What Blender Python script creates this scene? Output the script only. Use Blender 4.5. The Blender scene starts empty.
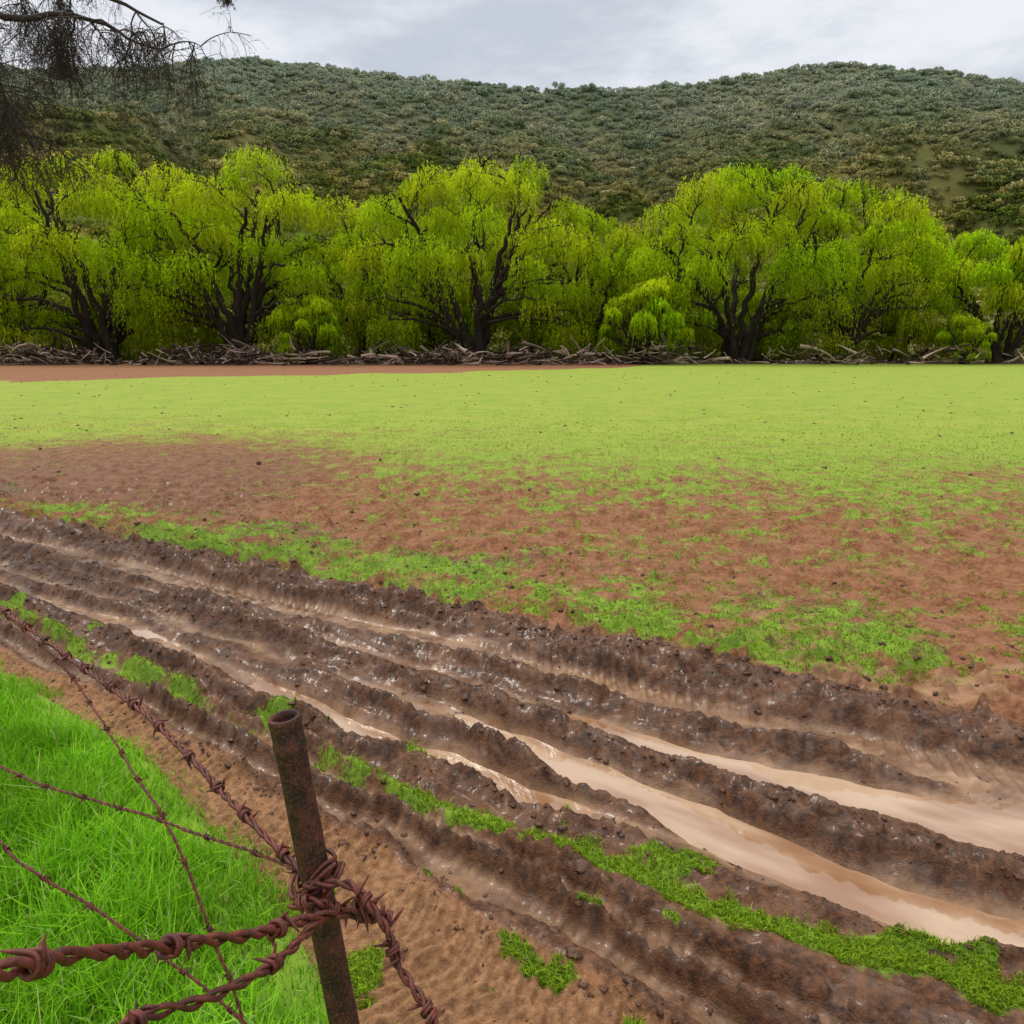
import bpy, math, numpy as np
from mathutils import Vector
rng=np.random.default_rng(7)
scene=bpy.context.scene
try:
    scene.view_settings.view_transform='Standard'; scene.view_settings.look='None'; scene.view_settings.exposure=0
except Exception: pass

# ---------------------------------------------------------------- noise
_T=rng.random((256,256))
def vn(x,y,s=0):
    x=np.asarray(x,float)+s*37.31; y=np.asarray(y,float)+s*91.7
    xi=np.floor(x).astype(np.int64); yi=np.floor(y).astype(np.int64)
    fx=x-xi; fy=y-yi
    fx=fx*fx*(3-2*fx); fy=fy*fy*(3-2*fy)
    a=_T[xi&255,yi&255]; b=_T[(xi+1)&255,yi&255]; c=_T[xi&255,(yi+1)&255]; d=_T[(xi+1)&255,(yi+1)&255]
    return (a+(b-a)*fx)*(1-fy)+(c+(d-c)*fx)*fy
def fbm(x,y,o=4,s=0):
    t=0;amp=1;tot=0
    for i in range(o):
        t=t+amp*(vn(x,y,s+i*3)*2-1); tot+=amp; amp*=.5
        x,y=(.8*x-.6*y)*2.03,(.6*x+.8*y)*2.03
    return t/tot
def ss(x,a,b):
    t=np.clip((x-a)/(b-a),0,1); return t*t*(3-2*t)

# ---------------------------------------------------------------- mesh helpers
def mk(name,V,F,mat=None,col=None,smooth=False,parent=None,link=True):
    V=np.ascontiguousarray(V,dtype=np.float32); F=np.ascontiguousarray(F,dtype=np.int32)
    me=bpy.data.meshes.new(name)
    me.vertices.add(len(V)); me.vertices.foreach_set('co',V.ravel())
    if len(F):
        k=F.shape[1]
        me.loops.add(F.size); me.loops.foreach_set('vertex_index',F.ravel())
        me.polygons.add(len(F)); me.polygons.foreach_set('loop_start',np.arange(0,F.size,k,dtype=np.int32))
    me.update(calc_edges=True)
    if smooth and len(F): me.polygons.foreach_set('use_smooth',np.ones(len(F),dtype=bool))
    if col is not None:
        at=me.color_attributes.new('Col','FLOAT_COLOR','POINT')
        c=np.ones((len(V),4),dtype=np.float32); c[:,:col.shape[1]]=col
        at.data.foreach_set('color',c.ravel())
    if mat: me.materials.append(mat)
    ob=bpy.data.objects.new(name,me)
    if link: scene.collection.objects.link(ob)
    if parent: ob.parent=parent
    return ob
def empty(name,loc=(0,0,0)):
    e=bpy.data.objects.new(name,None); e.location=loc; e.empty_display_size=.3
    scene.collection.objects.link(e); return e
class Acc:
    def __init__(s): s.V=[];s.F=[];s.C=[];s.n=0
    def add(s,V,F,C=None):
        s.V.append(V);s.F.append(F+s.n);s.n+=len(V)
        if C is not None: s.C.append(C)
    def mesh(s,name,mat,**k):
        col=np.vstack(s.C) if s.C else None
        return mk(name,np.vstack(s.V),np.vstack(s.F),mat,col=col,**k)
def nrm(v): return v/np.maximum(np.linalg.norm(v,axis=-1,keepdims=True),1e-9)
def tube(P,R,k=6):
    P=np.asarray(P,float); n=len(P); R=np.broadcast_to(R,(n,))
    T=nrm(np.gradient(P,axis=0))
    ref=np.array([0,0,1.]) if abs(T[:,2]).mean()<.8 else np.array([1.,0,0])
    N=nrm(np.cross(T,ref)); B=np.cross(T,N)
    th=np.arange(k)/k*2*np.pi
    V=P[:,None]+R[:,None,None]*(np.cos(th)[None,:,None]*N[:,None]+np.sin(th)[None,:,None]*B[:,None])
    i=np.arange(n-1)[:,None]*k; j=np.arange(k)[None]; j2=(j+1)%k
    F=np.stack([i+j,i+j2,i+k+j2,i+k+j],-1).reshape(-1,4)
    return V.reshape(-1,3),F
def catmull(P,step):
    P=np.asarray(P,float); Q=np.vstack([2*P[0]-P[1],P,2*P[-1]-P[-2]]); out=[]
    for i in range(1,len(Q)-2):
        L=np.linalg.norm(Q[i+1]-Q[i]); m=max(2,int(L/step)); t=np.linspace(0,1,m,endpoint=False)[:,None]
        a,b,c,d=Q[i-1],Q[i],Q[i+1],Q[i+2]
        out.append(.5*((2*b)+(-a+c)*t+(2*a-5*b+4*c-d)*t**2+(-a+3*b-3*c+d)*t**3))
    out.append(P[-1][None]); return np.vstack(out)
def bez(a,b,c,n):
    t=np.linspace(0,1,n)[:,None]; return (1-t)**2*a+2*t*(1-t)*b+t*t*c
def leaves(C,D,L,W,r):
    n=len(C); D=nrm(D); S=nrm(np.cross(D,r.normal(size=(n,3))))
    L=np.broadcast_to(L,(n,))[:,None]; W=np.broadcast_to(W,(n,))[:,None]
    V=np.stack([C-D*L/2,C+S*W/2,C+D*L/2,C-S*W/2],1).reshape(-1,3)
    F=np.arange(4*n).reshape(-1,4); return V,F

# ---------------------------------------------------------------- material helpers
def mat(name):
    m=bpy.data.materials.new(name); m.use_nodes=True; nt=m.node_tree; nt.nodes.clear()
    o=nt.nodes.new('ShaderNodeOutputMaterial'); return m,nt,o
def N(nt,t,**k):
    n=nt.nodes.new(t)
    for a,b in k.items(): setattr(n,a,b)
    return n
def noise(nt,vec,scale,detail=4,rough=.55):
    n=N(nt,'ShaderNodeTexNoise'); n.inputs['Scale'].default_value=scale; n.inputs['Detail'].default_value=detail; n.inputs['Roughness'].default_value=rough
    nt.links.new(vec,n.inputs['Vector']); return n.outputs['Fac']
def setin(nt,sock,v):
    if isinstance(v,bpy.types.NodeSocket): nt.links.new(v,sock)
    elif isinstance(v,tuple): sock.default_value=(*v,1) if len(v)==3 and sock.type=='RGBA' else v
    else: sock.default_value=v
def mix(nt,f,a,b,bt='MIX'):
    n=N(nt,'ShaderNodeMix',data_type='RGBA',blend_type=bt)
    setin(nt,n.inputs[0],f); setin(nt,n.inputs[6],a); setin(nt,n.inputs[7],b); return n.outputs[2]
def rngm(nt,v,a,b,c=0.,d=1.,smooth=True):
    n=N(nt,'ShaderNodeMapRange'); n.interpolation_type='SMOOTHSTEP' if smooth else 'LINEAR'
    setin(nt,n.inputs[0],v)
    for i,x in enumerate((a,b,c,d)): n.inputs[i+1].default_value=x
    return n.outputs[0]
def mth(nt,op,a,b=0.):
    n=N(nt,'ShaderNodeMath',operation=op); setin(nt,n.inputs[0],a); setin(nt,n.inputs[1],b); return n.outputs[0]
def bsdf(nt,o,col,rough=.8,spec=.3,bump=None,bs=.5,bd=.01):
    p=N(nt,'ShaderNodeBsdfPrincipled'); setin(nt,p.inputs['Base Color'],col); setin(nt,p.inputs['Roughness'],rough)
    setin(nt,p.inputs['Specular IOR Level'],spec)
    if bump is not None:
        b=N(nt,'ShaderNodeBump'); setin(nt,b.inputs['Strength'],bs); b.inputs['Distance'].default_value=bd
        nt.links.new(bump,b.inputs['Height']); nt.links.new(b.outputs[0],p.inputs['Normal'])
    nt.links.new(p.outputs[0],o.inputs[0]); return p
def leafmat(name,mult=1.,trans=.4,useattr=True,colf=None):
    m,nt,o=mat(name)
    if useattr:
        a=N(nt,'ShaderNodeAttribute',attribute_name='Col'); c=a.outputs['Color']
    else: c=colf(nt)
    d=N(nt,'ShaderNodeBsdfDiffuse'); nt.links.new(c,d.inputs[0])
    if trans>0:
        t=N(nt,'ShaderNodeBsdfTranslucent'); x=N(nt,'ShaderNodeMixShader')
        nt.links.new(c,t.inputs[0]); x.inputs[0].default_value=trans
        nt.links.new(d.outputs[0],x.inputs[1]); nt.links.new(t.outputs[0],x.inputs[2]); nt.links.new(x.outputs[0],o.inputs[0])
    else: nt.links.new(d.outputs[0],o.inputs[0])
    return m

# ---------------------------------------------------------------- terrain
def AC(x,y): return .82*x-.572*y, .572*x+.82*y
def XY(a,c): return .82*a+.572*c, -.572*a+.82*c
LN={ 'E1':([-10.1,-3.09,0,3],[4.03,4.44,4.62,4.8]),
 'T1':([-8,-6,0],[3.75,3.88,4.16]),
 'A':([-8,-2.19,-1.35,-.76,.05],[3.50,3.617,3.61,3.66,3.79]),
 'R2':([-8,-4.04,-2.03,-.5,.07],[3.32,3.35,3.40,3.33,3.37]),
 'B':([-8,-2.16,-1.15,-.5,.09],[3.22,3.17,3.11,3.04,3.0]),
 'R3':([-8,-3.84,-2.65,-1.8,-1.3],[3.1,3.06,3.0,3.0,2.96]),
 'C':([-7,-5.7,-3.83,-2.66,-2.03,-1.685,-.76,.1],[2.95,2.93,2.86,2.80,2.82,2.83,2.86,2.88]),
 'R4':([-7,-5.3,-2.94,-1.91,-1,-.5,.09],[2.76,2.69,2.62,2.65,2.73,2.753,2.79]),
 'G':([-7,-5.3,-3.9,-2.3,-1.155,-.46,.1],[2.62,2.5,2.44,2.43,2.53,2.6,2.65]),
 'T5':([-7,-3.43,-1.89,-1.075,-.45],[2.4,2.30,2.25,2.2,2.16]),
 'OUT':([-7,-3.73,-2.01,-1.2,-.75],[2.25,2.15,2.04,1.97,1.93]),
 'LG':([-8,-5.32,-3.42,-2.33,-1.51,-.5,1],[2.05,2.0,1.867,1.655,1.42,1.15,.8]) }
def ln(k,a): return np.interp(a,*LN[k])
def gs(d,w): return np.exp(-(d/w)**2)
def plate(d,w,s=.35): return 1-ss(np.abs(d),w*(1-s),w*(1+s))
def terrain(x,y):
    """height + masks (green, mud, path, silt)"""
    x=np.asarray(x,float); y=np.asarray(y,float)
    a,c0=AC(x,y)
    near=1-ss(y,18,30)
    c=c0+.075*fbm(a*1.0,c0*1.1,2,5)+.034*fbm(x*5,y*5,3,8)
    n1=fbm(x*5,y*5,4,1); n2=fbm(x*11,y*11,3,2); n3=fbm(x*30,y*30,3,3)
    ed=ln('E1',a)-c            # + inside tracks
    ou=c-ln('OUT',a)
    inside=ss(ed,-.05,.08)*ss(ou,-.05,.05)
    h=.03*fbm(x*.35,y*.35,3,11)*near*(1-inside)+.012*n1*near
    h=h-.02*inside
    D={k:c-ln(k,a) for k in LN}
    def vr(s,lo=.45,hi=1.45): return lo+(hi-lo)*ss(fbm(a*1.5,c*0+s*5.3,3,s),-.5,.5)   # height changes along a ridge
    def R(d,w,hh,s,lo=.45,hi=1.45):
        d=d+.05*fbm(a*2.2,a*0+s,2,s+70)
        w2=w*(.75+.6*vn(a*3,a*0,s+80))
        return np.where(d>0,gs(d,w2*1.3),gs(d,w2*.85))*hh*vr(s,lo,hi)
    rid=R(D['E1']+.02,.085,.09,1)
    rid=rid+R(D['E1']+.17,.055,.045,2,-.3)
    rid=rid+R(D['T1']-.21,.05,.055,3,-.3)
    rid=rid+R(D['T1']+.21,.055,.065,4,.1)
    rid=rid+R(D['R2']-.01,.075,.10,5,.5,1.3)
    rid=rid+R(D['R2']+.10,.045,.05,6,-.4)
    rid=rid+R(D['R3'],.05,.07,7,.3)*(1-ss(a,-1.7,-1.2))
    rid=rid+R(D['R4'],.055,.075,8,.4,1.4)
    rid=rid+R(D['R4']+.08,.035,.03,13,-.5)*(1-gs(D['G'],.09))
    rid=rid+R(D['T5']-.17,.038,.055,9,.1)
    rid=rid+R(D['T5']-.0,.033,.05,10,.2)
    rid=rid+R(D['OUT']-.03,.045,.055,11,.2)
    rid=np.maximum(rid,0)
    wv=1+.35*fbm(a*2.3,c*0,3,33)
    wA=np.interp(a,[-2.3,-1,.1],[.07,.12,.20])
    rut=plate(D['T1'],.14*wv)*.035+plate(D['E1']+.27,.05)*.02
    rut=rut+plate(D['A'],wA*wv)*np.interp(a,[-2.5,-2.1],[.03,.060])
    rut=rut+plate(D['B'],.130*wv)*np.interp(a,[-2.8,-2.3],[.035,.070])
    rut=rut+plate(D['C'],.085*wv)*np.interp(a,[-4.1,-3.8,-1.7,-1.4],[.04,.070,.070,.03])
    rut=rut+plate(D['T5']-.085,.055*wv)*.035+plate(D['T5']+.09,.06*wv)*.04
    ph=a/.090+.8*fbm(a*2,c*2.5,3,6)
    fine=ss(fbm(a*1.6,c*4,2,44),-.25,.3)
    lug5=ss(np.sin(2*np.pi*(ph+np.abs(D['T5'])*5)),-.6,.8)
    lug1=ss(np.sin(2*np.pi*(ph*.9+np.abs(D['T1'])*5)),-.6,.8)
    lugr=ss(np.sin(2*np.pi*(ph*.85+c*3)),-.8,.8)
    lug=plate(D['T5'],.24)*lug5*.017*(.3+.7*fine)+plate(D['T1'],.2)*lug1*.017*fine
    rn=np.clip(rid/.06,0,1)
    lug=lug+np.sqrt(rn)*(1-rn*.6)*(lugr-.5)*.024*fine*ss(y,1,2)
    stre=fbm(c*22,a*2.0,4,9)
    wetf=np.clip(rut/.04,0,1)
    bil=np.abs(n2)*1.0; bil3=np.abs(n3)
    lump=np.sqrt(n2*n2+.012)          # rounded valleys instead of creases
    clod=(.30-lump)*.075*(.3+.7*rn)+(.22-np.sqrt(n3*n3+.02))*.036*(.4+.6*rn)
    h=h+inside*(stre*.020*(1-wetf*.75)+clod*(1-.9*wetf))+rid-rut*inside+lug
    h=h+inside*n3*.003
    spl=(1-ss(-ed,0,1.7))*(1-inside)*(ou>0)
    h=h+spl*np.maximum(0,n2-.06)*.14
    lb=np.interp(x,[-5.27,-.11,3.74,8],[9.9,6.97,5.5,4.6])
    dY=y-lb
    band=ss(dY,-.3,.4)*(1-ss(dY,3,9))
    h=h+near*(1-inside)*(ou>0)*(.014*n2+.07*np.maximum(0,fbm(x*7,y*7,3,14))*(.5+band))
    path=(1-ss(ou,-.06,.02))*ss(c-ln('LG',a),-.03,.05)
    rip=np.sin(2*np.pi*(a/.056+.35*fbm(a*2,c*4,2,17)+np.abs(c-ln('OUT',a)+.22)*7))
    h=h+path*(.015*ss(rip,-.4,.6)*ss(fbm(x*2.4,y*2.4,2,19),-.5,.0)-.02+.022*n2+.012*n3+.014*stre)
    gl=(1-ss(c-ln('LG',a),-.05,.03))
    h=h+gl*.03
    pn=fbm(x*1.7,y*2.4,4,21); pf=fbm(x*9,y*9,3,22); pl=fbm(x*.45,y*.35,4,25)
    g=np.interp(dY,[-2,-.6,-.2,.5,2.0,4,6,9,16,40],[.61,.61,.55,.36,.34,.42,.56,.75,.85,.93])
    g=g-.12*ss(-x,1,5)*(1-ss(dY,4,9))*ss(dY,0,.6)
    g=g+pn*np.interp(dY,[-.5,.5],[.48,.18])*(1-ss(y,12,40))+pf*.36*(1-ss(y,10,20))+pl*.22*ss(dY,1,4)*(1-ss(y,25,50))
    g=g-.55*(1-ss(-ed,.0,.40))
    g=g-.10*ss(x,.5,2.5)*(1-ss(y,6,7.5))
    g=g*(1-inside)
    gst=gs(D['G'],.080)*np.interp(a,[-7,-4.5,-3.3,-2.7,-2.3,0],[.95,.9,.5,.55,.98,1.0])
    gin=np.clip(gst*.95+pf*.6-.03,0,1)*(gst>.2)
    gin=np.maximum(gin,.9*ss(fbm(x*2.2,y*2.2,3,47)+.5*pf,.38,.55)*(1-wetf)*(1-ss(D['G'],.15,.5)))
    g=np.where(ou>0,np.maximum(g,gin*inside),0)
    rb=np.interp(x,[-60,-40,-10,10,22],[34,38,57,74,100])
    rs=ss(y-rb+fbm(x*.2,y*.12,3,23)*6,-2,2)
    g=g*(1-rs*.95)
    mud=inside*1.0
    mud=np.maximum(mud,(1-ss(-ed,0,.35))*(ou>0)*.9)
    mud=np.maximum(mud,.85*ss(pn+.25*pf,.0,.35)*(1-ss(-ed,.8,2.6))*(ou>0)*.9)
    mud=np.maximum(mud,.35*ss(-x+.6*pn,2.2,4)*band)
    mud=mud*(1-gst*.5)
    pathm=np.maximum(path,0)
    pg=ss(fbm(x*3,y*3,3,31)+.45*pf,.25,.5)*(x>-.9)*path*.75
    g=np.maximum(g,pg); g=np.maximum(g,gl*.9)
    lit=ss(y+fbm(x*.15,y*.15,3,24)*5,84,89)
    mud=np.maximum(mud,lit*.75); g=g*(1-lit*.65)
    mud=np.maximum(mud,ss(y,98,104)); g=g*(1-ss(y,98,104)*.6)
    silt=inside*np.clip(wetf*(.72+.35*fbm(a*2.5,c*9,3,51))+.3*stre-rn*.9-.35*bil*(1-wetf)+.05,0,1)*(1-.3*plate(D['T5'],.3))
    silt=np.maximum(silt,.8*ss(fbm(x*1.3,y*2.2,3,37),.2,.4)*ss(x,.8,2.2)*(1-ss(-ed,.9,1.7))*ss(-ed,.1,.3)*(ou>0)*(1-ss(g,.45,.6)))
    return h,np.stack([np.clip(g,0,1),np.clip(mud,0,1),np.clip(pathm,0,1),silt],-1)

ys=[.5]
while ys[-1]<12: ys.append(ys[-1]+max(.0075,.0042*ys[-1]))
while ys[-1]<3000: ys.append(ys[-1]*1.022)
ys=np.array([-300,-100,-40,-15,-6,-2.5,-1,-.3,.1]+ys)
xs=[0.]
while xs[-1]<2.7: xs.append(xs[-1]+.0080)
while xs[-1]<9: xs.append(xs[-1]+.0042*xs[-1])
while xs[-1]<3000: xs.append(xs[-1]*1.03)
xs=np.array(xs); xs=np.concatenate([-xs[:0:-1],xs])
GX,GY=np.meshgrid(xs,ys)
hh,mm=terrain(GX.ravel(),GY.ravel())
V=np.stack([GX.ravel(),GY.ravel(),hh],-1)
nx,ny=len(xs),len(ys)
i=(np.arange(ny-1)[:,None]*nx+np.arange(nx-1)[None]).ravel()
F=np.stack([i,i+1,i+nx+1,i+nx],-1)

m,nt,o=mat('ground_soil_grass_mud')
tc=N(nt,'ShaderNodeTexCoord').outputs['Object']
at=N(nt,'ShaderNodeAttribute',attribute_name='Col')
sp=N(nt,'ShaderNodeSeparateColor'); nt.links.new(at.outputs['Color'],sp.inputs[0])
R_,G_,B_=sp.outputs; A_=at.outputs['Alpha']
px=N(nt,'ShaderNodeSeparateXYZ'); nt.links.new(tc,px.inputs[0])
nf=noise(nt,tc,28,5,.65); nm=noise(nt,tc,5,5,.6); nl=noise(nt,tc,.6,4,.6); nff=noise(nt,tc,110,3,.6); nfar=noise(nt,tc,2.2,6,.7)
soil=mix(nt,rngm(nt,nf,.3,.7),(.12,.042,.017),(.29,.12,.055))
soil=mix(nt,rngm(nt,nm,.35,.7,0,.6),soil,(.36,.18,.10))
mud=mix(nt,rngm(nt,nf,.35,.7),(.032,.0110,.0045),(.135,.054,.023))
mud=mix(nt,rngm(nt,nm,.4,.75,0,.6),mud,(.24,.112,.054))
silt=mix(nt,rngm(nt,nm,.3,.7),(.18,.088,.043),(.39,.235,.14))
path=mix(nt,rngm(nt,nf,.3,.7),(.16,.075,.034),(.36,.19,.095))
path=mix(nt,rngm(nt,nm,.45,.75,0,.4),path,(.15,.070,.033))
c=mix(nt,G_,soil,mud); c=mix(nt,A_,c,silt); c=mix(nt,B_,c,path)
gn=mix(nt,rngm(nt,nm,.3,.7),(.12,.21,.02),(.22,.35,.03))
gf=mix(nt,rngm(nt,nfar,.3,.7),(.19,.27,.024),(.265,.36,.036))
gf=mix(nt,rngm(nt,nl,.35,.65,0,.6),gf,(.31,.35,.05))
grass=mix(nt,rngm(nt,px.outputs[1],6,20),gn,gf)
thr=mth(nt,'ADD',R_,mth(nt,'MULTIPLY',mth(nt,'SUBTRACT',mth(nt,'ADD',mth(nt,'MULTIPLY',nf,.55),mth(nt,'MULTIPLY',nfar,.45)),.5),1.7))
gfac=rngm(nt,thr,.38,.74)
c=mix(nt,gfac,c,grass)
wet=mth(nt,'MULTIPLY',mth(nt,'MULTIPLY',G_,mth(nt,'SUBTRACT',1.,gfac)),rngm(nt,nm,.25,.5))
rough=mth(nt,'SUBTRACT',.92,mth(nt,'MULTIPLY',wet,mth(nt,'ADD',.34,mth(nt,'MULTIPLY',A_,.34))))
bh=mth(nt,'ADD',mth(nt,'MULTIPLY',nf,1.),mth(nt,'MULTIPLY',nff,.4))
bh=mth(nt,'ADD',bh,mth(nt,'MULTIPLY',nfar,mth(nt,'MULTIPLY',rngm(nt,px.outputs[1],5,30),1.8)))
p=bsdf(nt,o,c,rough,.3,bh,mth(nt,'SUBTRACT',.85,mth(nt,'MULTIPLY',A_,.55)),.017)
# film of water on the wet mud
nt.links.new(mth(nt,'MULTIPLY',wet,rngm(nt,noise(nt,tc,11,3),.42,.60,.05,.75)),p.inputs['Coat Weight'])
p.inputs['Coat Roughness'].default_value=.12; p.inputs['Coat IOR'].default_value=1.4
b2=N(nt,'ShaderNodeBump'); b2.inputs['Strength'].default_value=.3; b2.inputs['Distance'].default_value=.012
nt.links.new(nf,b2.inputs['Height']); nt.links.new(b2.outputs[0],p.inputs['Coat Normal'])
ground=mk('ground',V,F,m,col=mm,smooth=True)

# puddles
m,nt,o=mat('muddy_water')
tc=N(nt,'ShaderNodeTexCoord').outputs['Object']
mp=N(nt,'ShaderNodeMapping'); mp.inputs['Rotation'].default_value=(0,0,math.radians(35)); nt.links.new(tc,mp.inputs[0])
mp2=N(nt,'ShaderNodeMapping'); mp2.inputs['Scale'].default_value=(1,3,1); nt.links.new(mp.outputs[0],mp2.inputs[0])
c=mix(nt,rngm(nt,noise(nt,mp2.outputs[0],1.2,3,.5),.36,.62),(.27,.13,.06),(.50,.34,.23))  # pale patches painted into the water colour as whitish sky reflection
p=bsdf(nt,o,c,.02,.5,noise(nt,tc,10,2),.05,.004); p.inputs['IOR'].default_value=1.9
def puddle(k,a0,a1,w,z):
    a=np.linspace(a0,a1,60); cc=ln(k,a); Vs=[]
    for s in (-1,1):
        X,Yy=XY(a,cc+s*np.broadcast_to(w(a) if callable(w) else w,a.shape)); Vs.append(np.stack([X,Yy,np.full_like(X,z)],-1))
    Vv=np.vstack(Vs); n=len(a); i=np.arange(n-1)
    mk('puddle',Vv,np.stack([i,i+1,i+n+1,i+n],-1),m)
puddle('A',-2.6,1.2,lambda a:np.interp(a,[-2.3,-1,.1],[.14,.19,.29]),-.065)
puddle('B',-2.8,1.2,.21,-.067)
puddle('C',-4.1,-1.45,.15,-.069)
puddle('C',-6.8,-4.9,.12,-.060)

# ---------------------------------------------------------------- grass blades
def blades(P,Hh,Wd,lean,col,r):
    n=len(P); th=r.random(n)*2*np.pi; d=np.stack([np.cos(th),np.sin(th),0*th],-1)
    th2=r.random(n)*2*np.pi; s=np.stack([np.cos(th2),np.sin(th2),0*th],-1)*Wd[:,None]/2
    up=np.array([0,0,1.]); H1=Hh[:,None]; l=(lean*r.random(n))[:,None]*H1
    p1=P+up*H1*.55+d*l*.3; p2=P+up*H1*(1-.3*lean)+d*l
    V=np.stack([P-s,P+s,p1+s*.8,p1-s*.8,p2+s*.12,p2-s*.12],1).reshape(-1,3)
    b=np.arange(n)[:,None]*6
    F=np.concatenate([b+np.array([[0,1,2,3]]),b+np.array([[3,2,4,5]])],1).reshape(-1,4)
    c2=np.repeat(col,6,0).reshape(n,6,3)*np.array([.6,.6,.95,.95,1.15,1.15])[None,:,None]  # tip highlight painted into the blade colour, darker towards the root
    return V,F,c2.reshape(-1,3)
gm=leafmat('grass_blades',trans=.35)
n=170000
a=rng.uniform(-9,.6,n); c=rng.uniform(-.9,2.1,n)
lg=ln('LG',a)+.18*fbm(a*3,c*3,3,40)
keep=(c<lg+.08*rng.normal(size=n))
a,c,lg=a[keep],c[keep],lg[keep]; X,Y=XY(a,c); k=(Y>.3)&(X>-8); X,Y,a,c,lg=X[k],Y[k],a[k],c[k],lg[k]
h,_=terrain(X,Y)
e=ss(lg-c,-.05,.4)
tuft=.55+.8*vn(X*6,Y*6,3)
Hh=(.045+.175*e)*tuft*rng.uniform(.6,1.3,len(X))
cv=rng.random(len(X))[:,None]; big=vn(X*2.5,Y*2.5,9)[:,None]
col=(1-cv)*np.array([.13,.38,.010])+cv*np.array([.38,.76,.04]); col=col*(.7+.55*big)
yel=rng.random(len(X))<.06; col[yel]=np.array([.55,.66,.22])
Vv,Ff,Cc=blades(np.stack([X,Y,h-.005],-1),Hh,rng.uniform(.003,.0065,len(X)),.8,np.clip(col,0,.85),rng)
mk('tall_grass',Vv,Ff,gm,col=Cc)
# short sprouting grass in the field
n=430000
Y=1.7/(1-rng.random(n)*(1-1.7/30)); X=rng.uniform(-.8,.8,n)*Y
h,M=terrain(X,Y)
g=M[:,0]+.44*fbm(X*14,Y*14,2,50)
keep=(g>.48)&(rng.random(n)<.8*(1-ss(Y,14,29)))
aa,ccx=AC(X,Y); keep&=(ccx>ln('LG',aa))
X,Y,h,M=X[keep],Y[keep],h[keep],M[keep]
s=1+Y/25
Hh=rng.uniform(.010,.036,len(X))*s; Wd=rng.uniform(.0025,.005,len(X))*(1+Y/7)
cv=rng.random(len(X))[:,None]; far=ss(Y,6,22)[:,None]
c1=(1-cv)*np.array([.14,.25,.015])+cv*np.array([.34,.49,.03]); c2=(1-cv)*np.array([.23,.32,.03])+cv*np.array([.31,.42,.045])
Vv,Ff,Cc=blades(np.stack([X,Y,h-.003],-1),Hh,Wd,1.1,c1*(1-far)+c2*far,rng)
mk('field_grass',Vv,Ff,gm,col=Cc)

# ---------------------------------------------------------------- mud clods
ph=(1+5**.5)/2
iv=np.array([[-1,ph,0],[1,ph,0],[-1,-ph,0],[1,-ph,0],[0,-1,ph],[0,1,ph],[0,-1,-ph],[0,1,-ph],[ph,0,-1],[ph,0,1],[-ph,0,-1],[-ph,0,1]],float)
ifc=np.array([[0,11,5],[0,5,1],[0,1,7],[0,7,10],[0,10,11],[1,5,9],[5,11,4],[11,10,2],[10,7,6],[7,1,8],[3,9,4],[3,4,2],[3,2,6],[3,6,8],[3,8,9],[4,9,5],[2,4,11],[6,2,10],[8,6,7],[9,8,1]])
iv=nrm(iv)
def subdiv(v,f):
    v=list(map(tuple,v)); cache={}; nf=[]
    def mid(i,j):
        k=(min(i,j),max(i,j))
        if k not in cache:
            p=(np.array(v[i])+np.array(v[j]))/2; p/=np.linalg.norm(p); v.append(tuple(p)); cache[k]=len(v)-1
        return cache[k]
    for a,b,c in f:
        x,y,z=mid(a,b),mid(b,c),mid(c,a); nf+=[[a,x,z],[b,y,x],[c,z,y],[x,y,z]]
    return np.array(v),np.array(nf)
sv,sf=subdiv(iv,ifc)
Ac=Acc()
def clods(P,S):
    for p,s in zip(P,S):
        d=1+.24*rng.normal(size=(len(sv),1)); q=sv*d*s*np.array([1,1,.6])*rng.uniform(.6,1.3,3)
        Ac.add(q+p,sf)
pts=[];sz=[]
for k,w,cnt in (('E1',.10,900),('R2',.08,600),('R3',.05,200),('R4',.06,450),('OUT',.07,400),('T1',.3,250),('T5',.15,250)):
    a=-rng.random(cnt)**1.3*9+.4; cc=ln(k,a)+rng.normal(size=cnt)*w; X,Y=XY(a,cc); h,_=terrain(X,Y)
    s=rng.uniform(.004,.017,cnt)*rng.choice([.6,1,1.3],cnt); pts.append(np.stack([X,Y,h-s*.35],-1)); sz.append(s)
cnt=350; a=-rng.random(cnt)*5+.3; cc=ln('OUT',a)-rng.random(cnt)**2*.6; X,Y=XY(a,cc); h,_=terrain(X,Y); pts.append(np.stack([X,Y,h-.002],-1)); sz.append(rng.uniform(.003,.010,cnt))
cnt=900; a=-rng.random(cnt)*10+1.5; cc=ln('E1',a)+rng.random(cnt)**2*2.5; X,Y=XY(a,cc); h,_=terrain(X,Y); pts.append(np.stack([X,Y,h-.004],-1)); sz.append(rng.uniform(.006,.026,cnt))
cnt=500; Y=rng.uniform(8,60,cnt); X=rng.uniform(-.8,.8,cnt)*Y; h,_=terrain(X,Y); pts.append(np.stack([X,Y,h],-1)); sz.append(rng.uniform(.01,.03,cnt)*(1+Y/40))
clods(np.vstack(pts),np.concatenate(sz))
m,nt,o=mat('mud_clod'); tc=N(nt,'ShaderNodeTexCoord').outputs['Object']
nf=noise(nt,tc,60,4); bsdf(nt,o,mix(nt,nf,(.035,.013,.006),(.135,.058,.027)),.5,.4,nf,.6,.01)
mk('mud_clods',np.vstack(Ac.V),np.vstack(Ac.F),m,smooth=True)

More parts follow.
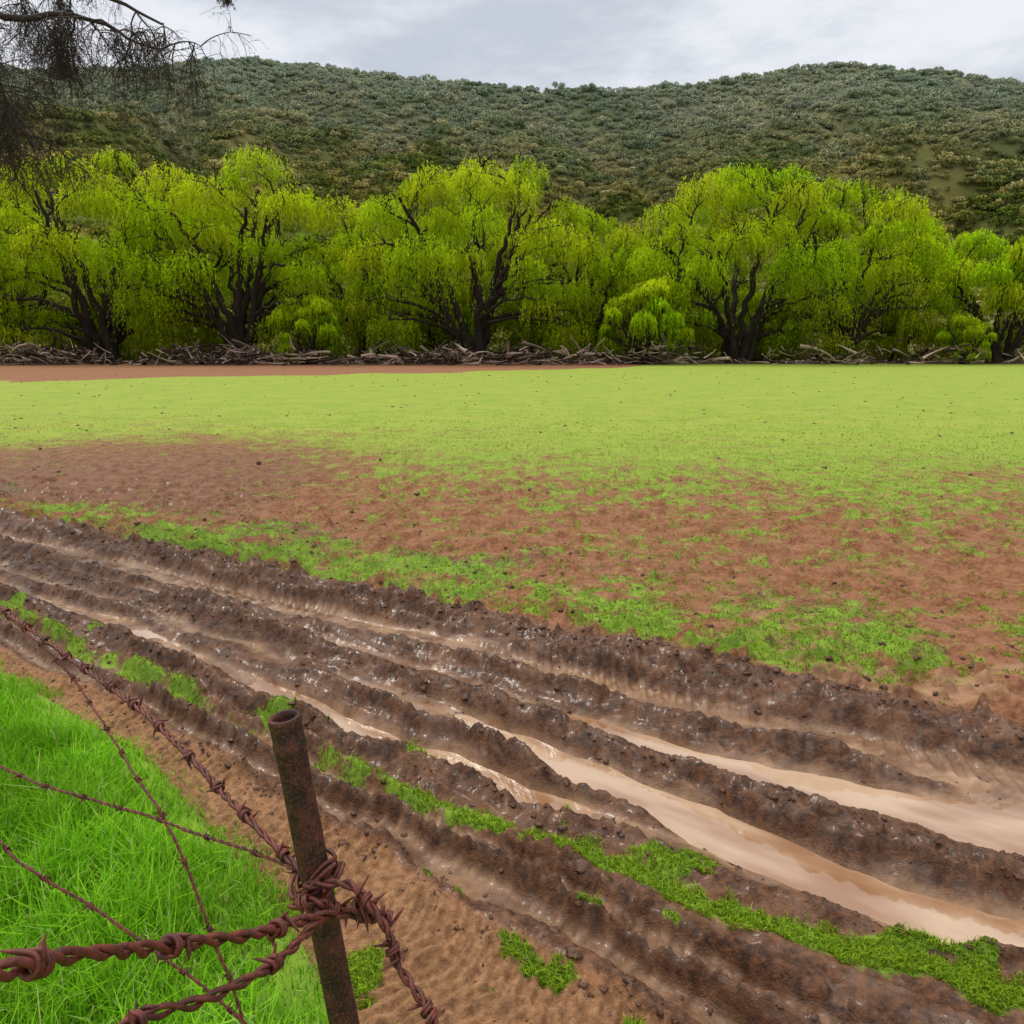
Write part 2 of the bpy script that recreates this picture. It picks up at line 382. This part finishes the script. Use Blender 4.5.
# ---------------------------------------------------------------- willows
def barkmat(name,c0,c1):
    m,nt,o=mat(name); tc=N(nt,'ShaderNodeTexCoord').outputs['Object']
    nf=noise(nt,tc,3,5,.7); bsdf(nt,o,mix(nt,nf,c0,c1),.9,.2,nf,.8,.1); return m
bark=barkmat('willow_bark',(.012,.009,.007),(.05,.035,.025))
twigm=barkmat('bare_bark',(.03,.022,.019),(.09,.07,.06))
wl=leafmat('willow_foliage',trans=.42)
def willow_data(seed,H,W,ncl,strands,low=.10):
    r=np.random.default_rng(seed); T=Acc()
    s=H/20
    C=[];Rr=[]
    tries=0
    while len(C)<ncl and tries<9000:
        tries+=1
        lowc=r.random()<.36
        f=r.uniform(.9,1.02) if r.random()<.88 else r.uniform(.45,.75)
        if lowc:
            th=r.uniform(0,2*np.pi); rad=r.uniform(1.1,2.0)*s; z=H*r.uniform(low,.48); rr=(W/2-rad*.5)*f*(.82+.18*z/(H*.5))
            if z<H*.40 and abs(np.cos(th))<.62 and np.sin(th)<0 and H>12: continue
            p=np.array([rr*np.cos(th),rr*np.sin(th)*.8,z])
        else:
            d=r.normal(size=3); d/=np.linalg.norm(d); d[2]=abs(d[2])
            rad=r.uniform(1.5,3.0)*s
            p=np.array([d[0]*(W/2-rad*.7),d[1]*(W/2-rad*.7)*.8,0])*f; zc=H*.46
            p[2]=zc+d[2]*f*(H-rad*.75-zc)
        if all(np.linalg.norm(p-q)>.80*(rad+q2) for q,q2 in zip(C,Rr)):
            C.append(p);Rr.append(rad)
    C=np.array(C);Rr=np.array(Rr)
    K=9; mains=[]
    for k in range(K):
        th=2*np.pi*k/K+r.uniform(-.3,.3); rr=W*.5*r.uniform(.35,.9); z=H*r.uniform(.6,.92)*(1.05-.25*rr/(W*.5))
        b=np.array([r.uniform(-1.1,1.1),r.uniform(-.5,.5),-.3]); e=np.array([rr*np.cos(th),rr*np.sin(th)*.8,z])
        mcp=b*.6+e*.35; mcp[2]=H*r.uniform(.2,.5)
        P=bez(b,mcp,e,22); P[1:-1]+=r.normal(size=(20,3))*.16*s
        R=np.linspace(.44,.13,22)*s; R[:3]*=[1.5,1.2,1.05]; mains.append((P,R)); T.add(*tube(P,R,8))
    for c,rad in zip(C,Rr):
        best=None
        for P,R in mains:
            sel=np.arange(5,20); d=np.linalg.norm(P[sel]-c,axis=1)+np.maximum(0,P[sel,2]-c[2]+1)*.6
            j=d.argmin()
            if best is None or d[j]<best[0]: best=(d[j],P[sel[j]],R[sel[j]])
        st=best[1]; md=(st+c)/2+np.array([0,0,abs(c-st)[:2].sum()*.15+.5*s])+r.normal(size=3)*.3
        P=bez(st,md,c+np.array([0,0,rad*.5]),12); P[1:-1]+=r.normal(size=(10,3))*.08*s
        T.add(*tube(P,np.linspace(min(best[2]*.7,.22*s),.06*s,12),5))
        for _ in range(9):
            q=P[r.integers(6,12)]; d=r.normal(size=3); d[2]=abs(d[2])*.7; d=d/np.linalg.norm(d)*rad*r.uniform(.6,1.05)
            T.add(*tube(bez(q,q+d*.6+[0,0,.3],q+d,6),np.linspace(.07,.02,6)*s,3))
    LC=[];LD=[];Lcol=[]
    for c,rad in zip(C,Rr):
        n=int(strands*(rad/(2.2*s))**2*r.uniform(.85,1.15)); d=r.normal(size=(n,3)); d[:,2]=np.abs(d[:,2])*1.1-.05; d=nrm(d)
        u=r.random((n,1))**.20; p0=c+d*rad*u*np.array([1.12,1.12,.85])*(1+.08*r.normal(size=(n,1)))
        hf=c[2]/H
        L=rad*r.uniform(.35,1.1,(n,1))*(1.0 if hf>.5 else 1.7)
        L=np.where(r.random((n,1))<.20,L*2.0,L)
        L=np.minimum(L,np.maximum(.5,p0[:,2:3]-.3))
        hd=d*np.array([1,1,0])
        m_=9
        tint=r.uniform(.88,1.15); yel=r.uniform(0.,1)
        for k in range(m_):
            t=(k+r.random((n,1)))/m_
            p=p0+hd*L*t*.20-np.array([0,0,1])*L*t**1.3+r.normal(size=(n,3))*.08*s
            dd=hd*.35-np.array([0,0,1])*(.4+1.8*t)+r.normal(size=(n,3))*.34
            LC.append(p);LD.append(dd)
            b=(.25+.75*u**2)*(1-.58*t)  # painted shade: leaf colour darkens deep in the clump and down each strand
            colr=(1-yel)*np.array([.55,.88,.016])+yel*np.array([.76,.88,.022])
            colr=colr*(.64+.36*ss(hf,.15,.6))  # low clumps painted dimmer so the crown tops look lit
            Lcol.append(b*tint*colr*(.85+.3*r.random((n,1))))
    LC=np.vstack(LC);LD=np.vstack(LD);Lcol=np.clip(np.vstack(Lcol),0,.88)
    kz=LC[:,2]>.15; LC,LD,Lcol=LC[kz],LD[kz],Lcol[kz]
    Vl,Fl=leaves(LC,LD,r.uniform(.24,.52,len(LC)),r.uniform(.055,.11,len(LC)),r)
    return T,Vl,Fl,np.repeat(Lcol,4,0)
def place(name,data,X,Y,rot=0,sc=1,meshes=None):
    e=empty(name,(X,Y,0)); e.rotation_euler=(0,0,rot); e.scale=(sc,sc,sc)
    if meshes is None:
        T,Vl,Fl,Cl=data
        t=T.mesh('trunk_and_limbs',bark,smooth=True,parent=e)
        l=mk('crown_foliage',Vl,Fl,wl,col=Cl,parent=e); return (t.data,l.data)
    for nme,d in zip(('trunk_and_limbs','crown_foliage'),meshes):
        ob=bpy.data.objects.new(nme,d); scene.collection.objects.link(ob); ob.parent=e
    return meshes
TR=[(-45,90,22.8,25,1,52),(-29.5,89,22.6,24,2,52),(-4.5,90,22,29,3,60),(25,90,21.6,25,4,54),(37,91,20,20,5,44),(54,90,15.5,17,6,38),(14,85.5,9.6,10,7,22)]
ms=[]
for X,Y,H,W,sd,nc in TR:
    ms.append((place('willow_tree',willow_data(sd,H,W,nc,165),X,Y),H))
for X,Y,H,k,rot in [(-58,94,20.5,0,2.),(-17,96,19.5,1,1.1),(-37,99,19.5,3,2.7),(9,97,18,4,.7),(46,97,16.5,4,2.2),(63,95,15.5,5,.6),(-70,95,20,2,1.),(17,100,16,5,3.),(76,96,16,5,3.),(-5,102,18,3,2.2)]:
    place('willow_tree',None,X,Y,rot,H/ms[k][1],ms[k][0])
# low drooping young willows standing in front of the row and filling behind it
for X,Y,H,rot in [(-21.5,85.5,7.6,1.3),(48,86,5.5,2.1),(-8,99,9.5,.4),(3,99,9,2.4),(-50,97,9,1.),(30,99,9,3.)]:
    place('willow_tree',None,X,Y,rot,H/ms[6][1],ms[6][0])

# fallen branches along the bank
A2=Acc(); r=np.random.default_rng(5)
for _ in range(2300):
    cx=r.choice([-56,-50,-46,-33,-28,-22,-12,-6,1,7,14,18,30,36,45,55],p=np.array([1.3,1.5,1.3,1.6,1.7,1.4,1.5,1.6,1.3,1,.8,.6,.5,.4,.4,.5])/17.4); sp_=r.uniform(1,4.5); X=cx+r.normal()*sp_; Y=r.uniform(80.,88)
    big=r.random()<.12
    L=r.uniform(2.,4.2) if big else r.uniform(.5,2.2); th=r.uniform(0,2*np.pi); el=r.normal()*.34
    d=np.array([np.cos(th)*np.cos(el),np.sin(th)*np.cos(el),np.sin(el)])*L
    top=1.6*np.exp(-((X-cx)/3.2)**2)
    p=np.array([X,Y,r.uniform(.0,1.)*top+.08+abs(d[2])/2]); md=p+r.normal(size=3)*.22*L/2
    A2.add(*tube(bez(p-d/2,md,p+d/2,7),np.linspace(r.uniform(.10,.22) if big else r.uniform(.03,.10),.02,7),5))
m,nt,o=mat('dead_wood'); tc=N(nt,'ShaderNodeTexCoord').outputs['Object']; gi=N(nt,'ShaderNodeNewGeometry')
c=mix(nt,rngm(nt,gi.outputs['Random Per Island'],.35,1.),(.035,.022,.016),(.48,.36,.28)); bsdf(nt,o,c,.9,.2)
A2.mesh('fallen_branches',m)

# ---------------------------------------------------------------- hills
def hill(x,y):
    crest=np.interp(x,[-700,-400,-265,-200,-136,-90,-47,14,60,97,139,175,265,400,700],[120,136,136,138,141,136,130,126,129,132,136.5,137,129,126,108])
    yc=450+35*fbm(x*.006,x*0+3,2,60)
    p=np.clip((y-128)/(yc-128),0,1.0)
    prof=p**.9*(1-.12*np.sin(p*np.pi))
    d=np.abs(fbm((x+.55*y)*.011,(y-.2*x)*.004,3,61)); d2=np.abs(fbm((x-.5*y)*.02,y*.01,3,62))
    er=np.sin(np.clip(p,0,1)*np.pi)**.8
    val=gs(x-25-.15*(y-300),40)
    z=crest*prof-er*((.3-d)*85*ss(.3-d,0,.3)+ (.22-d2)*30+14*val)
    z=z+3.0*fbm(x*.02,y*.02,3,63)*p
    over=np.maximum(0,y-yc); z=z-over*.12
    return z-1.5*(1-ss(y,128,150))
hx=np.arange(-560,561,4.); hy=np.arange(120,620,4.)
HX,HY=np.meshgrid(hx,hy); HZ=hill(HX,HY)
V=np.stack([HX.ravel(),HY.ravel(),HZ.ravel()],-1); nx,ny=len(hx),len(hy)
i=(np.arange(ny-1)[:,None]*nx+np.arange(nx-1)[None]).ravel(); F=np.stack([i,i+1,i+nx+1,i+nx],-1)
def hillcol(nt,shrub):
    g=N(nt,'ShaderNodeNewGeometry'); s=N(nt,'ShaderNodeSeparateXYZ'); nt.links.new(g.outputs['Position'],s.inputs[0])
    n1=noise(nt,g.outputs['Position'],.022,4); n2=noise(nt,g.outputs['Position'],.06,3)
    a=mix(nt,rngm(nt,n1,.35,.65),(.16,.21,.035),(.36,.30,.075))
    if shrub:
        oi=N(nt,'ShaderNodeObjectInfo').outputs['Random']
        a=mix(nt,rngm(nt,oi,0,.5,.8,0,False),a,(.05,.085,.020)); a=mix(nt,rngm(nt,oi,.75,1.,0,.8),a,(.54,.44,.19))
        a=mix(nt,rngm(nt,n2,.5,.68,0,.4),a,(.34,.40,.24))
    else: a=mix(nt,.6,a,(.07,.06,.028))
    haze=rngm(nt,mth(nt,'ADD',s.outputs[2],mth(nt,'MULTIPLY',n1,60.)),70,170,0,.62 if shrub else .2)  # haze painted into the base colour, stronger towards the ridge top
    return mix(nt,haze,a,(.44,.51,.45))
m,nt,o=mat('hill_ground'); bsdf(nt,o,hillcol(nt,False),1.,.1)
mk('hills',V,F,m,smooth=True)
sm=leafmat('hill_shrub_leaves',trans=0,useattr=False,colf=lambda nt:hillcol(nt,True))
colc=bpy.data.collections.new('shrub_shapes')
for k in range(5):
    r=np.random.default_rng(100+k); n=330
    lob=r.normal(size=(6,3))*np.array([.55,.55,.22]); lob[:,2]=np.abs(lob[:,2])+.35
    w=r.integers(0,6,n); d=nrm(r.normal(size=(n,3))); d[:,2]=np.where(d[:,2]<-.3,-d[:,2],d[:,2])
    p=lob[w]+d*.5*r.uniform(.75,1.08,(n,1))
    Vl,Fl=leaves(p,nrm(np.cross(d,r.normal(size=(n,3))))+.3*d,r.uniform(.18,.36,n),r.uniform(.16,.28,n),r)
    ob=mk('shrub_shape',Vl,Fl,sm,link=False); colc.objects.link(ob)
n=46000
Y=np.sqrt(rng.uniform(132**2,500**2,n)); X=rng.uniform(-.85,.85,n)*Y
Z=hill(X,Y)
Yb=rng.uniform(106,134,1500); Xb=rng.uniform(-100,100,1500)
X=np.concatenate([X,Xb]); Y=np.concatenate([Y,Yb]); Z=np.concatenate([Z,np.maximum(hill(Xb,Yb),0)])
ob=mk('hill_shrubs',np.stack([X,Y,Z-.25],-1),np.zeros((0,4)))
me=ob.data
s_=me.attributes.new('scl','FLOAT','POINT'); s_.data.foreach_set('value',(rng.uniform(.9,2.1,len(X))*(1+.6*(rng.random(len(X))<.1))).astype(np.float32))
r_=me.attributes.new('rot','FLOAT_VECTOR','POINT'); rv=np.zeros((len(X),3),dtype=np.float32); rv[:,2]=rng.random(len(X))*6.28; r_.data.foreach_set('vector',rv.ravel())
ng=bpy.data.node_groups.new('scatter_shrubs','GeometryNodeTree')
ng.interface.new_socket('Geometry',in_out='INPUT',socket_type='NodeSocketGeometry'); ng.interface.new_socket('Geometry',in_out='OUTPUT',socket_type='NodeSocketGeometry')
gi=ng.nodes.new('NodeGroupInput'); go=ng.nodes.new('NodeGroupOutput'); io=ng.nodes.new('GeometryNodeInstanceOnPoints')
ci=ng.nodes.new('GeometryNodeCollectionInfo'); ci.inputs[0].default_value=colc; ci.inputs['Separate Children'].default_value=True; ci.inputs['Reset Children'].default_value=True
na=ng.nodes.new('GeometryNodeInputNamedAttribute'); na.data_type='FLOAT'; na.inputs[0].default_value='scl'
nb=ng.nodes.new('GeometryNodeInputNamedAttribute'); nb.data_type='FLOAT_VECTOR'; nb.inputs[0].default_value='rot'
io.inputs['Pick Instance'].default_value=True
def outp(n): return [s for s in n.outputs if s.enabled][0]
ng.links.new(gi.outputs[0],io.inputs['Points']); ng.links.new(ci.outputs[0],io.inputs['Instance'])
ng.links.new(outp(na),io.inputs['Scale']); ng.links.new(outp(nb),io.inputs['Rotation']); ng.links.new(io.outputs[0],go.inputs[0])
md=ob.modifiers.new('scatter','NODES'); md.node_group=ng

# ---------------------------------------------------------------- near bare tree at left
B3=Acc(); r=np.random.default_rng(21); LC=[];LD=[]
def twig(p,d,L,rad,lvl):
    n=9; P=[p]; d=d/np.linalg.norm(d)
    for i in range(n-1):
        d=d+np.array([0,0,-.15])+r.normal(size=3)*.17; d/=np.linalg.norm(d); P.append(P[-1]+d*L/(n-1))
    P=np.array(P); B3.add(*tube(P,np.linspace(rad,rad*.4,n),4 if lvl<2 else 3))
    if lvl<3:
        for _ in range([8,6,4][lvl]):
            j=r.integers(2,n); dd=d*.6+r.normal(size=3)*.85+np.array([0,0,-.2]); twig(P[j],dd,L*r.uniform(.45,.85),max(rad*.55,.0020),lvl+1)
    if lvl>=3:
        for q in P[2:]:
            if r.random()<.4: LC.append(q+r.normal(size=3)*.012); LD.append(r.normal(size=3))
B3.add(*tube(catmull([[-11,10.2,-.3],[-10.9,10.1,1.6],[-10.4,10,3.6],[-10.1,9.9,5.6],[-10.3,9.8,8]],.2),.38,12))
limbs=[([-10.3,10,4.6],[-8.5,10.1,5.7],[-6.9,10,5.95],[-5.8,10.1,5.70],[-5.0,10.2,5.72],[-4.3,10.2,5.45]),
       ([-10.2,10,3.9],[-8.4,9.6,5.0],[-7.0,9.5,5.45],[-6.2,9.4,5.1],[-5.75,9.4,4.75],[-5.55,9.4,4.35]),
       ([-10.2,10,5.5],[-8,10.8,6.9],[-6.2,11,6.4],[-5.2,11,6.3],[-4.4,11,5.9]),
       ([-10.3,10,5.0],[-8.2,10.4,5.3],[-7.0,10.4,5.2],[-6.2,10.4,4.9],[-5.8,10.4,4.3]),
       ([-10.3,10,5.5],[-8.0,9.4,6.6],[-6.0,9.2,6.3],[-4.4,9.1,6.1],[-3.2,9.1,5.75],[-2.6,9.1,5.62])]
for q,L in enumerate(limbs):
    P=catmull(L,.15); P=P+.09*np.stack([fbm(np.arange(len(P))*.35,np.zeros(len(P))+q*3+z,3,z) for z in (1,2,3)],-1)
    B3.add(*tube(P,np.linspace(.12,.014,len(P)),7))
    for _ in range([26,20,22,18,8][q]):
        j=r.integers(int(len(P)*.45),len(P)); dd=np.array([r.uniform(-.5,.9),r.normal()*.6,r.uniform(-.7,.5)])
        twig(P[j],dd,r.uniform(.4,.85) if q<4 else r.uniform(.15,.3),.013,0)
e=empty('bare_tree',(0,0,0)); B3.mesh('trunk_and_branches',twigm,parent=e)
LC=np.array(LC);LD=np.array(LD); Vl,Fl=leaves(LC,LD,.018,.012,r)
mk('buds',Vl,Fl,twigm,parent=e)

# ---------------------------------------------------------------- fence
m,nt,o=mat('rusted_steel'); rust=m; tc=N(nt,'ShaderNodeTexCoord').outputs['Object']
n1=noise(nt,tc,35,6,.7); n2=noise(nt,tc,220,4,.7); n3=noise(nt,tc,9,3)
c=mix(nt,rngm(nt,n1,.35,.65),(.05,.012,.009),(.17,.034,.024)); c=mix(nt,rngm(nt,n2,.5,.75,0,.6),c,(.28,.08,.05)); c=mix(nt,rngm(nt,n3,.5,.75,0,.4),c,(.035,.012,.010))
bsdf(nt,o,c,.55,.45,mth(nt,'ADD',n1,mth(nt,'MULTIPLY',n2,.5)),.8,.002)
m,nt,o=mat('rusted_pipe'); rustp=m; tc=N(nt,'ShaderNodeTexCoord').outputs['Object']
n1=noise(nt,tc,22,7,.75); n2=noise(nt,tc,180,4,.7); n3=noise(nt,tc,7,4)
c=mix(nt,rngm(nt,n1,.40,.60),(.020,.008,.007),(.095,.026,.018)); c=mix(nt,rngm(nt,n2,.52,.66,0,.7),c,(.24,.075,.038)); c=mix(nt,rngm(nt,n3,.5,.7,0,.6),c,(.016,.008,.008))
bsdf(nt,o,c,.55,.4,mth(nt,'ADD',n1,mth(nt,'MULTIPLY',n2,.6)),1.,.005)
fence=empty('barbed_wire_fence')
def post(top,bot,R=.0285):
    top=np.array(top,float);bot=np.array(bot,float); L=np.linalg.norm(top-bot); ax=(top-bot)/L
    prof=[(0,R),(L*.5,R)]+[(q,R*(1+.015*math.sin(q*90))) for q in np.linspace(L*.5,L-.07,14)[1:]]+[(L-.062,R*1.08),(L-.055,R*1.09),(L-.047,R*1.02),(L-.02,R*1.03),(L-.006,R*1.07),(L-.001,R*1.05),(L,R*.98),(L-.0005,R*.80),(L-.01,R*.76),(L-.15,R*.74)]
    P=[];th=np.linspace(0,2*np.pi,49)[:-1]
    n1_=nrm(np.cross(ax,[0,1,0.])); n2_=np.cross(ax,n1_)
    for s,q in prof:
        P.append(bot+ax*s+q*(np.cos(th)[:,None]*n1_+np.sin(th)[:,None]*n2_))
    V=np.vstack(P); k=48; i=np.arange(len(prof)-1)[:,None]*k; j=np.arange(k)[None]; j2=(j+1)%k
    F=np.stack([i+j,i+j2,i+k+j2,i+k+j],-1).reshape(-1,4)
    return mk('post',V,F,rustp,smooth=True,parent=fence)
pt=post((-.417,1.35,1.335),(-.235,1.35,-.15)); post((-2.5,3.32,1.35),(-2.45,3.32,-.2)); post((-.80,.0,1.6),(-.78,.0,-.2))
WA=Acc(); r=np.random.default_rng(3)
def frames(P):
    T=nrm(np.gradient(P,axis=0)); Nn=nrm(np.cross(T,[.1,.2,1.])); return T,Nn,np.cross(T,Nn)
def wire(pts,sr,tr,pitch,spacing,first=.05,barb=.03):
    P=catmull(pts,.006); P=P+.006*np.stack([fbm(np.arange(len(P))*.04,np.zeros(len(P))+q,3,q) for q in (1,2,3)],-1)
    T,Nn,Bb=frames(P); s=np.concatenate([[0],np.cumsum(np.linalg.norm(np.diff(P,axis=0),axis=1))])
    for k in (0,1):
        th=2*np.pi*s/pitch+k*np.pi+1.2*fbm(s*9,s*0,2,90)
        Q=P+(tr*(1+.35*fbm(s*14,s*0,2,91)))[:,None]*(np.cos(th)[:,None]*Nn+np.sin(th)[:,None]*Bb); WA.add(*tube(Q,sr*(1+.18*fbm(s*120,s*0+k,2,92)),7))
    d=first
    while d<s[-1]:
        j=np.searchsorted(s,d); j=min(j,len(P)-2); t0,n0,b0=T[j],Nn[j],Bb[j]; ph0=r.random()*6.28
        for kk in (0,1):
            turns=1.5; R=tr+sr*1.3; u=np.linspace(0,1,28); th=ph0+kk*np.pi/2+u*turns*2*np.pi
            ax=(u-.5)*sr*5+(kk-.5)*sr*2
            H=P[j]+ax[:,None]*t0+R*(np.cos(th)[:,None]*n0+np.sin(th)[:,None]*b0)
            ta=nrm(-np.sin(th[0])*n0+np.cos(th[0])*b0-.0*t0); te=nrm(-np.sin(th[-1])*n0+np.cos(th[-1])*b0)
            bl=barb*r.uniform(.7,1.1)
            q0=np.linspace(1,.1,5)[:,None]*bl*(-ta-.25*t0)+H[0]; q1=np.linspace(.1,1,5)[:,None]*bl*(te+.25*t0)+H[-1]
            Q=np.vstack([q0,H,q1]); rr=np.full(len(Q),sr*.75); rr[:5]=sr*np.array([.12,.4,.6,.72,.75]); rr[-5:]=rr[:5][::-1]
            WA.add(*tube(Q,rr,6))
        d+=spacing*r.uniform(.8,1.2)
wire([(-.345,1.312,1.0),(-.493,1.45,1.013),(-.957,1.946,1.03),(-1.439,2.39,1.05),(-1.836,2.725,1.08),(-2.5,3.29,1.12)],.0042,.0044,.085,.17,.14,.030)
wire([(-.35,1.315,.99),(-.472,1.44,.97),(-.81,1.647,.93),(-1.37,1.944,.90),(-2.3,2.6,.95),(-2.5,3.29,.96)],.0021,.0021,.05,.14,.12,.02)
wire([(-2.5,3.29,.78),(-1.9,2.5,.8),(-1.326,1.845,.75),(-1.003,1.696,.65),(-.62,1.537,.5),(-.30,1.32,.36)],.0023,.0023,.05,.15,.2,.022)
wire([(-2.0,2.9,1.06),(-1.444,2.387,1.0),(-1.022,1.945,.9),(-.806,1.723,.8),(-.602,1.521,.5),(-.5,1.42,.25)],.0023,.0023,.05,.14,.12,.02)
wire([(-.318,1.29,.973),(-.432,1.10,1.082),(-.5006,.88,1.244),(-.523,.70,1.372),(-.60,.45,1.50),(-.80,.03,1.52)],.0052,.0058,.11,.24,.15,.026)
wire([(-.33,1.30,.98),(-.3705,1.15,1.0125),(-.429,1.0,1.069),(-.508,.85,1.15),(-.62,.55,1.22),(-.79,.03,1.2)],.0046,.005,.10,.26,.20,.026)
wire([(-.385,1.305,1.02),(-.30,1.29,1.03),(-.2455,1.25,1.009),(-.22,1.235,.97),(-.208,1.22,.931),(-.165,1.18,.90),(-.1314,1.15,.864),(-.11,1.13,.80)],.0045,.005,.07,.11,.13,.034)
# coils round the post and knot
ax=lambda z: np.array([-.415+(1.343-z)*.1206,1.35,z])
for z0,tn,R in ((1.01,2.3,.037),(.985,1.6,.042),(1.0,1.2,.050)):
    u=np.linspace(0,1,90); th=u*tn*2*np.pi+r.random()*6
    P=np.array([ax(z0-.02+.04*q+.01*np.sin(2.3*t)) for q,t in zip(u,th)])+np.stack([R*np.cos(th),R*np.sin(th),0.025*np.cos(th)],-1)
    WA.add(*tube(P,.0042,7))
wire([(-.41,1.30,.98),(-.36,1.285,1.0),(-.31,1.285,.975),(-.25,1.27,.985)],.0045,.0055,.06,.06,.03,.034)
wire([(-.40,1.30,1.0),(-.33,1.28,.97),(-.27,1.27,1.0),(-.22,1.26,.985)],.0042,.005,.06,.07,.05,.032)
WA.mesh('barbed_wire',rust,smooth=True,parent=fence)

# ---------------------------------------------------------------- light, world, camera
sun_el,sun_az=math.radians(55),math.radians(318)   # azimuth from +Y clockwise: ahead and to the left
sd=bpy.data.lights.new('sun','SUN'); sd.energy=1.5; sd.angle=math.radians(10); sd.color=(1,.94,.84)
so=bpy.data.objects.new('sun',sd); scene.collection.objects.link(so)
sdir=Vector((math.sin(sun_az)*math.cos(sun_el),math.cos(sun_az)*math.cos(sun_el),math.sin(sun_el)))
so.rotation_euler=sdir.to_track_quat('Z','Y').to_euler()
w=bpy.data.worlds.new('World'); scene.world=w; w.use_nodes=True; nt=w.node_tree; nt.nodes.clear()
o=nt.nodes.new('ShaderNodeOutputWorld'); bg=nt.nodes.new('ShaderNodeBackground'); bg.inputs[1].default_value=.1
sk=nt.nodes.new('ShaderNodeTexSky'); sk.sky_type='NISHITA'; sk.sun_disc=False; sk.sun_elevation=sun_el; sk.sun_rotation=sun_az
tc=nt.nodes.new('ShaderNodeTexCoord').outputs['Generated']
mp=nt.nodes.new('ShaderNodeMapping'); mp.inputs['Scale'].default_value=(1,1,3.2); nt.links.new(tc,mp.inputs[0])
n1=noise(nt,mp.outputs[0],2.6,7,.6)
sx=nt.nodes.new('ShaderNodeSeparateXYZ'); nt.links.new(tc,sx.inputs[0])
cl=mix(nt,rngm(nt,n1,.38,.62),(5.7,6.2,7.0),(8.9,9.1,9.6))
cl=mix(nt,rngm(nt,sx.outputs[2],.30,.42,0,.3),cl,(6.4,6.8,7.6))
zf=rngm(nt,sx.outputs[2],.38,1.,1.,2.4,True)
warm=mix(nt,rngm(nt,sx.outputs[2],.40,.7),(1.,1.,1.),(1.06,1.0,.86))
v=nt.nodes.new('ShaderNodeVectorMath'); v.operation='SCALE'; nt.links.new(mix(nt,1.,cl,warm,'MULTIPLY'),v.inputs[0]); nt.links.new(zf,v.inputs['Scale'])
fin=mix(nt,.95,sk.outputs[0],v.outputs[0])
nt.links.new(fin,bg.inputs[0]); nt.links.new(bg.outputs[0],o.inputs[0])
cd=bpy.data.cameras.new('camera'); cd.lens=28; cd.sensor_width=36; cd.clip_start=.05; cd.clip_end=5000
co=bpy.data.objects.new('camera',cd); scene.collection.objects.link(co); co.location=(0,0,2.0); co.rotation_euler=(math.radians(90-11.85),0,0)
scene.camera=co
